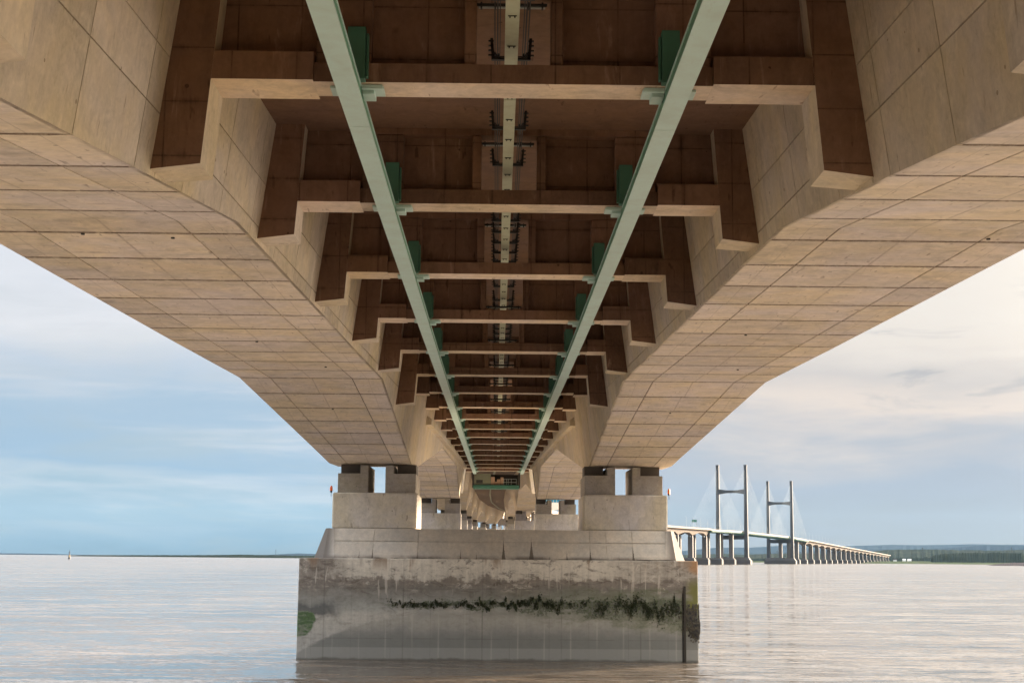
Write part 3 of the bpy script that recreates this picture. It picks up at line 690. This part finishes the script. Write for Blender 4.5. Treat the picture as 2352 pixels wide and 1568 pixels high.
clump = [(random.uniform(-7.2, 11.9), random.gauss(0, .22)) for _ in range(90)]
def wx_():
    while True:
        x = random.gauss(random.choice(clump)[0], .16)
        if random.random() < .12+.88*max(0, min(1, (x+8)/16)) and -7.6 < x < 11.95: return x
def wz_(x):
    wd_ = .22+.5*max(0, min(1, (x-1)/8)); return 3.82-.40*max(0, (x-6)/6)+min(clump, key=lambda c: abs(c[0]-x))[1]*(.4+wd_)+random.gauss(0, wd_*.38)
weed(cs1, 3600, wx_, wz_, .055, WEED, 'weed_fringe')
def wr(parent):
    mb = MB()
    for i in range(1300):
        z = random.choice([random.gauss(3.4, .28), random.gauss(2.6, .38), random.gauss(2.2, .3)]); z = max(1.5, min(3.9, z)); hw_ = .95 if z > 2.9 else .62-.18*(2.9-z)
        x = 12.95-abs(random.gauss(0, .42))*hw_*1.4-(.05 if z > 3 else 0); x = min(x, 13.02); s_ = random.uniform(.02, .06); bul = .12*max(.2, 1-abs(z-2.5)/1.2)
        y = DC-random.uniform(0, bul)
        if random.random() < .35: x = 13.0+random.uniform(0, bul); y = DC+random.uniform(0, .4)
        mb.add([(x-s_, y, z), (x+s_, y+.02, z+.02), (x+s_*.4, y-.05, z-s_*1.8), (x-s_*.5, y-.03, z-s_*2)], [(0, 1, 2), (0, 2, 3)])
    o = put('bladder_weed', mb.mesh('bladder_weed', [WRACK], recalc=False), parent); o['kind'] = 'stuff'
wr(cs1)

def nav_lamp(x, y, z, side):
    t = thing('marker_lamp', 'small orange marker lamp on the '+side+' hand column top of the nearest pier', 'lamp', (x, y, z), 0, 'orange marker lamps on the nearest pier')
    mb = MB(); mb.tube((0, 0, .10), (0, 0, .34), .10, 8, .085); mb.tube((0, 0, .34), (0, 0, .44), .085, 8, .03); mb.build('lens', ORANGE, t)
    mb = MB(); mb.tube((0, 0, -.02), (0, 0, .10), .07, 8); mb.box(-.015, .015, -.015, .015, -.30, 0); mb.build('bracket', DARKM, t)
zc1 = zs(P0+SP)-2.05
nav_lamp(-11.50, P0+SP-3.0, zc1+.02, 'left'); nav_lamp(11.50, P0+SP-3.0, zc1+.02, 'right')

for k in range(2, 9):
    y = P0+SP*k; a = math.atan2(cx(y+20)-cx(y-20), 40); near_z = zs(y)
    make_pier(cx(y), y, -a, ordw[k-2]+' pier of the viaduct counting away from the camera', hw_in=Wx(y, near_z)-.22, zsof=near_z, mats=(COLM, PLIN, CAIS, CAPM) if k < 4 else None)

# glazed cabin under the right girder past the second pier
cbn = thing('glazed_cabin', 'blue glazed cabin with white base seen through the second pier window', 'cabin', (8.0, 214, 13.7))
MB().box(-1.6, 1.6, 0, 2.5, 0, 1.0).build('base', WHITE, cbn); MB().box(-1.55, 1.55, .05, 2.4, 1.0, 2.6).build('glazing', BLUEG, cbn)
for i in range(7): MB().box(-1.5+i*.48, -1.46+i*.48, 0, .06, 1.0, 2.6).build('mullion', WHITE, cbn)
for zz in (1.5, 2.05): MB().box(-1.55, 1.55, -.02, .02, zz, zz+.05).build('transom', WHITE, cbn)
MB().box(-.1, .1, 1, 1.2, 2.6, zs(215)-13.7+.3).build('hanger', STEEL, cbn)

# ------------------------------------------------------------------ far viaduct and cable-stayed spans
T1 = Vector((340., 2144.)); T2 = Vector((491., 2573.)); HD = math.atan2(T2.x-T1.x, T2.y-T1.y)
dirv = Vector((math.sin(HD), math.cos(HD)))
A = Vector((10.8, 790.9)); m0 = Vector((math.sin(R(3.9)), math.cos(R(3.9))))*1400; m1 = dirv*1400
def herm(t): return A*(2*t**3-3*t**2+1)+m0*(t**3-2*t**2+t)+T1*(-2*t**3+3*t**2)+m1*(t**3-t**2)
pts = [herm(i/400) for i in range(401)]
arc = [0.]
for a_, b_ in zip(pts[:-1], pts[1:]): arc.append(arc[-1]+(b_-a_).length)
LT = arc[-1]
def path(s_):      # s measured from pier eight
    if s_ <= 0: return A+m0.normalized()*s_, math.atan2(m0.x, m0.y)
    if s_ >= LT: return T1+dirv*(s_-LT), HD
    for i in range(400):
        if arc[i+1] >= s_:
            f = (s_-arc[i])/(arc[i+1]-arc[i]); q = pts[i].lerp(pts[i+1], f); dd = pts[i+1]-pts[i]; return q, math.atan2(dd.x, dd.y)
sC0, sC1 = LT-245, LT+456+245
nA = round((sC0)/98.1); stepA = sC0/nA
apr = [stepA*k for k in range(0, nA+1)]
far = [sC1+98.1*k for k in range(0, 20)]
def farloft(name, ss, sec, mat, parent):
    mb = MB(); rg = []
    for s_ in ss:
        q, h_ = path(s_); n_ = Vector((math.cos(h_), -math.sin(h_))); rg.append([(q.x+n_.x*u, q.y+n_.y*u, z) for u, z in sec(s_, q.y)])
    mb.loft(rg); return mb.build(name, mat, parent)
def spans(nodes, n=10): return sorted(set(round(a+(b_-a)*i/n, 3) for a, b_ in zip(nodes[:-1], nodes[1:]) for i in range(n+1)))
def hz(s_, nodes):
    for a, b_ in zip(nodes[:-1], nodes[1:]):
        if a <= s_ <= b_+.01:
            k_ = min(s_-a, b_-s_); return 3.2*max(0, 1-k_/30.)
    return 0
for nodes, lab in ((apr, 'distant concrete viaduct with arched soffits approaching the cable stayed spans'), (far, 'farthest concrete viaduct with arched soffits running to the far shore')):
    fd = thing('far_viaduct', lab, 'bridge')
    ss = spans(nodes)
    for sx in (-1, 1):
        farloft('box_girder', ss, lambda s_, y, sx=sx: [(sx*4.3, zr(y)-1.2-hz(s_, nodes)), (sx*(11.6-.57*hz(s_, nodes)), zr(y)-1.2-hz(s_, nodes)), (sx*13.5, zr(y)+2.6), (sx*4.3, zr(y)+2.3)], FARC, fd)
    farloft('deck_slab', ss, lambda s_, y: [(-16.8, zr(y)+2.9), (-4.3, zr(y)+2.25), (4.3, zr(y)+2.25), (16.8, zr(y)+2.9), (16.8, zr(y)+3.3), (-16.8, zr(y)+3.3)], FARC, fd)
    for sx in (-1, 1): farloft('parapet', ss, lambda s_, y, sx=sx: [(sx*16.75, zr(y)+2.7), (sx*17.1, zr(y)+2.7), (sx*17.1, zr(y)+4.9), (sx*16.75, zr(y)+4.9)], FARC, fd)
cs = thing('cable_stayed_span', 'green steel deck of the cable stayed span between the two tall pylons', 'bridge')
ss = [sC0+(sC1-sC0)*i/40 for i in range(41)]
farloft('deck', ss, lambda s_, y: [(-11, zr(y)+.9), (11, zr(y)+.9), (16.8, zr(y)+2.3), (16.8, zr(y)+3.2), (-16.8, zr(y)+3.2), (-16.8, zr(y)+2.3)], TEAL, cs)
for sx in (-1, 1):
    farloft('parapet', ss, lambda s_, y, sx=sx: [(sx*16.8, zr(y)+3.0), (sx*17.4, zr(y)+3.0), (sx*17.4, zr(y)+4.1), (sx*16.8, zr(y)+4.1)], FARC, cs)
nb = 190
cbm = MB().box(-16.5, 16.5, -.35, .35, -1.9, 0).mesh('cross_girder', [TEAL])
for i in range(nb):
    s_ = sC0+(sC1-sC0)*(i+.5)/nb; q, h_ = path(s_); put('cross_girder', cbm, cs, (q.x, q.y, zr(q.y)+2.3), -h_)

def ordn(n): return {1: '1st', 2: '2nd', 3: '3rd'}.get(n, '%dth' % n)
side = [LT-147, LT-49]
allp = [(s_, 'a') for s_ in apr[1:]]+[(s_, 's') for s_ in side]+[(s_, 's') for s_ in (LT+456+49, LT+456+147)]+[(s_, 'f') for s_ in far]
cnt = {'n': 8}
for s_, kd in allp:
    q, h_ = path(s_); cnt['n'] += 1; z_ = zr(q.y)-(4.4 if kd != 's' else -1.1)
    make_pier(q.x, q.y, -h_, ('distant %s pier %s, %s of the row from the camera' % ('twin column', 'under the green deck' if kd == 's' else 'under the arched viaduct', ordn(cnt['n']))), hw_in=4.5, zsof=z_, mats=(FARP, FARP, FARB, FARB))

def tower(P, nm):
    t = thing('bridge_pylon', nm, 'pylon', (P.x, P.y, 0), -HD, 'pylons of the cable stayed bridge')
    for sx in (-1, 1):
        mb = MB(); c = sx*20.3
        mb.loft([[(c-sx*o_-a, -b_, z), (c-sx*o_+a, -b_, z), (c-sx*o_+a, b_, z), (c-sx*o_-a, b_, z)] for o_, a, b_, z in ((0, 2.9, 4.2, 8), (0, 2.5, 3.6, 45), (.0, 2.15, 3.0, 104), (0, 2.0, 2.8, 141))])
        mb.build('leg', TOWR, t)
        MB().box(c-2.2, c+2.2, -3.0, 3.0, 141, 142.2).build('leg_cap', TOWR, t)
    mb = MB(); n_ = 8; rg = []
    for i in range(n_+1):
        x = -18.3+36.6*i/n_; u = abs(x)/18.3; hgt = 2.2+2.0*max(0, (u-.45)/.55); rg.append([(x, -1.6, 104.0-hgt*.95), (x, 1.6, 104.0-hgt*.95), (x, 1.6, 104.0+hgt*.8), (x, -1.6, 104.0+hgt*.8)])
    mb.loft(rg); mb.build('upper_beam', TOWR, t)
    MB().box(-18.0, 18.0, -2.4, 2.4, 35.5, 41.5).build('lower_beam', TOWR, t)
    mb = MB(); mb.prism([(-27, -8, -3), (27, -8, -3), (27, 8, -3), (-27, 8, -3)], [(-27, -8, 6.3), (27, -8, 6.3), (27, 8, 6.3), (-27, 8, 6.3)]); mb.build('caisson', FARB, t)
    mb = MB(); mb.prism([(-26, -7, 6.3), (26, -7, 6.3), (26, 7, 6.3), (-26, 7, 6.3)], [(-23.5, -5, 10.5), (23.5, -5, 10.5), (23.5, 5, 10.5), (-23.5, 5, 10.5)]); mb.build('cap', FARB, t)
    for sx in (-1, 1):
        for dr in (-1, 1):
            for i in range(30):
                u = 14+(i+.5)*7.1; zt_ = 92+46*(i/29.)**.9; Yp = P.y+dr*u*dirv.y
                mb = MB(); a_ = Vector((sx*20.2, dr*1.5, zt_)); b_ = Vector((sx*17.6, dr*u, zr(Yp)+3.4)); mb.tube(a_, b_, .036, 3)
                me = bpy.data.meshes.new('stay_cable'); me.from_pydata(mb.v, [], mb.f); me.materials.append(STAY); put('stay_cable', me, t)
    return t
tower(T1, 'nearer and taller looking H shaped pylon of the distant cable stayed bridge')
tower(T2, 'farther and smaller looking H shaped pylon of the distant cable stayed bridge')
# lamp masts along the far deck and a sign
mm = MB(); mm.tube((0, 0, 0), (0, 0, 12), .14, 4, .08); mm.tube((0, 0, 12), (-1.6, 0, 12.3), .07, 4); lampme = mm.mesh('lamp_mast', [STAY])
s_ = LT-420; i = 0
while s_ < sC1+700:
    q, h_ = path(s_); n_ = Vector((math.cos(h_), -math.sin(h_))); i += 1
    for u in (16.5,):
        o = put('lamp_mast', lampme, None, (q.x+n_.x*u, q.y+n_.y*u, zr(q.y)+4.7), -h_)
        tag(o, 'slim grey lamp mast on the parapet of the distant bridge deck', 'lamp post', 'lamp masts along the distant bridge deck')
    s_ += 49
q, h_ = path(LT-330)
sg = thing('gantry_sign', 'small blue green sign box above the distant deck beside the nearest pier', 'sign', (q.x+10, q.y, zr(q.y)+3.3))
MB().box(-3, 3, 0, .6, 8.5, 11.5).build('panel', TEAL, sg); mb = MB(); mb.tube((-3, .3, 0), (-3, .3, 9), .2, 5); mb.tube((3, .3, 0), (3, .3, 9), .2, 5); mb.build('post', STAY, sg)

# ------------------------------------------------------------------ buoy on the left
by = 1900.; bx = (173-1139)/3400*by
bu = thing('marker_buoy', 'yellow and black marker buoy floating far out on the left', 'buoy', (bx, by, .1))
mb = MB(); mb.tube((0, 0, -.5), (0, 0, 1.6), 2.0, 12, 1.5); mb.tube((0, 0, 1.6), (0, 0, 2.6), 1.5, 12, 1.1); mb.build('float', BLK, bu)
mb = MB(); mb.tube((0, 0, 2.6), (0, 0, 5.0), 1.05, 8, .95); mb.build('lower_tower', YEL, bu)
mb = MB(); mb.tube((0, 0, 5.0), (0, 0, 7.6), .7, 8, .5); mb.build('upper_tower', BLK, bu)
mb = MB(); mb.box(-1.4, 1.2, -.4, .4, 7.9, 8.5); mb.tube((0, 0, 7.6), (0, 0, 12.2), .28, 5, .12); mb.tube((0, 0, 8.6), (0, 0, 9.5), .6, 6, .1); mb.build('topmark', BLK, bu)

# ------------------------------------------------------------------ water, land and hills
mb = MB(); mb.add([(-14000, 11, .15), (14000, 11, .15), (14000, 14000, .15), (-14000, 14000, .15)], [(0, 1, 2, 3)])
tag(mb.build('water', WATER), None, kind='structure')
mb = MB(); mb.loft([[(-900, y, -1), (900, y, -1), (900, y, z), (-900, y, z)] for y, z in ((-400, 5.2), (4, 5.15), (7.5, 4.9), (9, 3.2), (13, -.6))])
tag(mb.build('promenade', PROM), None, kind='structure')
ab = thing('light_blocker', 'unseen mass added behind the viewpoint to keep light off the cross beams', 'light_blocker')  # added out of view to block light from behind and darken beam faces
mb = MB(); mb.loft([[(x, -26, 4.8), (x, -45, 4.8), (x, -45, h_), (x, -34, h_)] for x, h_ in ((-160, 6), (-60, 15.9), (60, 15.9), (160, 6))]); mb.build('blocker_body', PROM, ab)
def hzn(x): return 1270.1+(x-75)*.008727
def hill(name, D, depth, prof, mat, base=-1., rough=0., nz=6, kind='structure', step=10, seed=1, label=None):
    """prof: list of (x pixel in a 2352 wide frame, y pixel of the skyline) -> heights in metres at distance D"""
    rn_ = random.Random(seed); mb = MB(); cols = []
    x = prof[0][0]
    while x <= prof[-1][0]:
        h_ = max(.3, (hzn(x)-interp(prof, x))/3400*D+6.8); X_ = (x-1139)/3400*D; cols.append((X_, h_)); x += step
    G = []
    for X_, h_ in cols:
        ph = .6*rn_.uniform(-rough, rough)+.4*(ph if G else 0.); row = []; hh = h_*(1+ph)+(0); k0 = rn_.uniform(-.5, .5)*depth*.06
        for j in range(nz+1):
            t_ = j/nz; pr = math.sin(math.pi*min(1, t_*1.0)*.5) if t_ <= 1 else 1
            row.append((X_*(1+(t_*depth+k0)/D), D-depth*.5*0+t_*depth+k0, base+(hh-base)*pr**(.8)))
        row.append((X_*(1+depth*1.6/D), D+depth*1.6, base)); G.append(row)
    n_ = nz+2; v = [q for r_ in G for q in r_]; f = [(i*n_+j, (i+1)*n_+j, (i+1)*n_+j+1, i*n_+j+1) for i in range(len(G)-1) for j in range(n_-1)]
    f.append(tuple(range(n_-1, -1, -1))); f.append(tuple((len(G)-1)*n_+j for j in range(n_)))
    mb.add(v, f); o = mb.build(name, mat); tag(o, label, kind=kind); return o
hill('far_hills', 11500, 1500, [(1500, 1266), (1577, 1261), (1632, 1254), (1725, 1253), (1776, 1249.5), (1822, 1245.6), (1880, 1247), (1942, 1249), (2045, 1245.5), (2100, 1246.5), (2229, 1244.3), (2350, 1245.5), (2500, 1243)], FARH, step=8, rough=.01)
hill('middle_hills', 8200, 900, [(1700, 1278), (1780, 1268), (1880, 1262), (2010, 1258), (2100, 1258), (2180, 1254), (2235, 1248.5), (2260, 1247), (2340, 1249), (2400, 1252), (2500, 1250)], FARH, step=8, rough=.015, seed=3)
hill('near_hills', 5400, 700, [(1480, 1276), (1570, 1272.5), (1600, 1271), (1660, 1269), (1700, 1271), (1760, 1269), (1850, 1268), (1960, 1270), (2000, 1262), (2040, 1258.5), (2120, 1257.5), (2200, 1259), (2290, 1260), (2360, 1258), (2500, 1256)], FIELD, step=4, rough=.03, seed=4)
hill('woodland', 3900, 160, [(2130, 1289), (2137, 1274), (2160, 1270), (2200, 1268), (2290, 1267.5), (2340, 1269), (2346, 1277), (2500, 1277)], WOOD, step=1.2, rough=.07, kind='stuff', seed=5)
hill('hedgerow_trees', 4600, 60, [(1560, 1285), (1600, 1281), (1700, 1282), (1800, 1280), (1900, 1283), (2000, 1282), (2060, 1280), (2130, 1279), (2200, 1280)], WOOD, step=1.5, rough=.14, kind='stuff', seed=6)
hill('salt_marsh', 3700, 500, [(1480, 1287), (1800, 1288), (2030, 1288), (2100, 1287.5), (2300, 1288.5), (2500, 1290)], MARSH, step=6, rough=.03, seed=7)
hill('rock_shore', 2600, 120, [(2255, 1298), (2275, 1295.5), (2300, 1292), (2350, 1290.5), (2420, 1288), (2500, 1287)], ROCK, step=1.2, rough=.06, seed=8)
hill('left_shore', 4300, 120, [(150, 1277.2), (180, 1274.8), (215, 1274), (235, 1273.8), (330, 1273.6), (420, 1273.8), (500, 1273.4), (560, 1272.6), (600, 1273.2), (660, 1274.2), (740, 1275.2), (800, 1275)], WOOD, step=1.3, rough=.10, kind='stuff', seed=9)
hill('left_far_shore', 7600, 500, [(-120, 1269.2), (60, 1269.6), (120, 1270.6), (200, 1273), (300, 1275)], FARH, step=6, rough=.02, seed=10)
hill('left_far_hill', 9500, 500, [(560, 1275), (620, 1273), (670, 1270.5), (690, 1269.6), (720, 1270.5), (760, 1272), (820, 1275)], FARH, step=6, rough=.02, seed=11)
def mast(px, D, h_, lab, nm='mast', cat='mast', wdt=1.):
    X_ = (px-1139)/3400*D; t = thing(nm, lab, cat, (X_, D, 1)); mb = MB()
    if nm == 'electricity_pylon':
        for a_ in (-1, 1):
            for b_ in (-1, 1): mb.tube((a_*3.5, b_*3.5, 0), (a_*.5, b_*.5, h_), .28, 4, .2)
        mb.build('lattice', DARKM, t)
        mb = MB()
        for zz, l_ in ((.68, 6), (.80, 8), (.92, 5)): mb.tube((-l_, 0, h_*zz), (l_, 0, h_*zz), .3, 4)
        mb.build('cross_arm', DARKM, t)
    else:
        mb.tube((0, 0, 0), (0, 0, h_), wdt, 5, wdt*.6); mb.build('shaft', DARKM, t); MB().box(-wdt*2, wdt*2, -wdt, wdt, h_*.8, h_*.83).build('platform', DARKM, t)
    return t
mast(640, 4350, 24, 'thin dark mast on the left shore, the tallest of them', wdt=.8)
mast(602, 4350, 15, 'short thin mast on the left shore left of the tallest', wdt=.5)
mast(667, 4350, 13, 'short thin mast on the left shore right of the tallest', wdt=.5)
mast(2088, 4300, 32, 'lone slim mast between the bridge end and the dark wood', wdt=.9)
mast(2113, 4200, 45, 'electricity pylon left of the dark wood on the right shore', 'electricity_pylon', 'pylon')
mast(2317, 4700, 52, 'electricity pylon above the right end of the dark wood', 'electricity_pylon', 'pylon')
mast(1781, 4700, 36, 'electricity pylon seen between the legs of the nearer bridge pylon', 'electricity_pylon', 'pylon')
for i, (px, wd_) in enumerate(((2071, 8), (2083, 9), (2050, 8))):
    D = 4150.; X_ = (px-1139)/3400*D
    t = thing('farm_building', ['white gabled farm building, left of the white pair on the right shore', 'white gabled farm building, right of the white pair on the right shore', 'small pale building nearest the end of the bridge'][i], 'building', (X_, D, 6))
    MB().box(-wd_/2, wd_/2, 0, 8, 0, 4).build('wall', WHITE, t)
    mb = MB(); mb.loft([[(x, -.3, 4), (x, 8.3, 4), (x, 4, 7)] for x in (-wd_/2-.3, wd_/2+.3)]); mb.build('roof', WHITE if i < 2 else ROCK, t)

# ------------------------------------------------------------------ haze over the estuary
M = bpy.data.materials.new('haze'); M.use_nodes = True; T = M.node_tree; T.nodes.clear()
pv = T.nodes.new('ShaderNodeVolumePrincipled'); pv.inputs['Color'].default_value = (.40, .68, 1., 1); pv.inputs['Density'].default_value = 5.5e-6; pv.inputs['Anisotropy'].default_value = .2
o = T.nodes.new('ShaderNodeOutputMaterial'); T.links.new(pv.outputs[0], o.inputs['Volume'])
MB().box(-14500, 14500, -1500, 14800, -4.2, 460).build('haze', M)['kind'] = 'stuff'
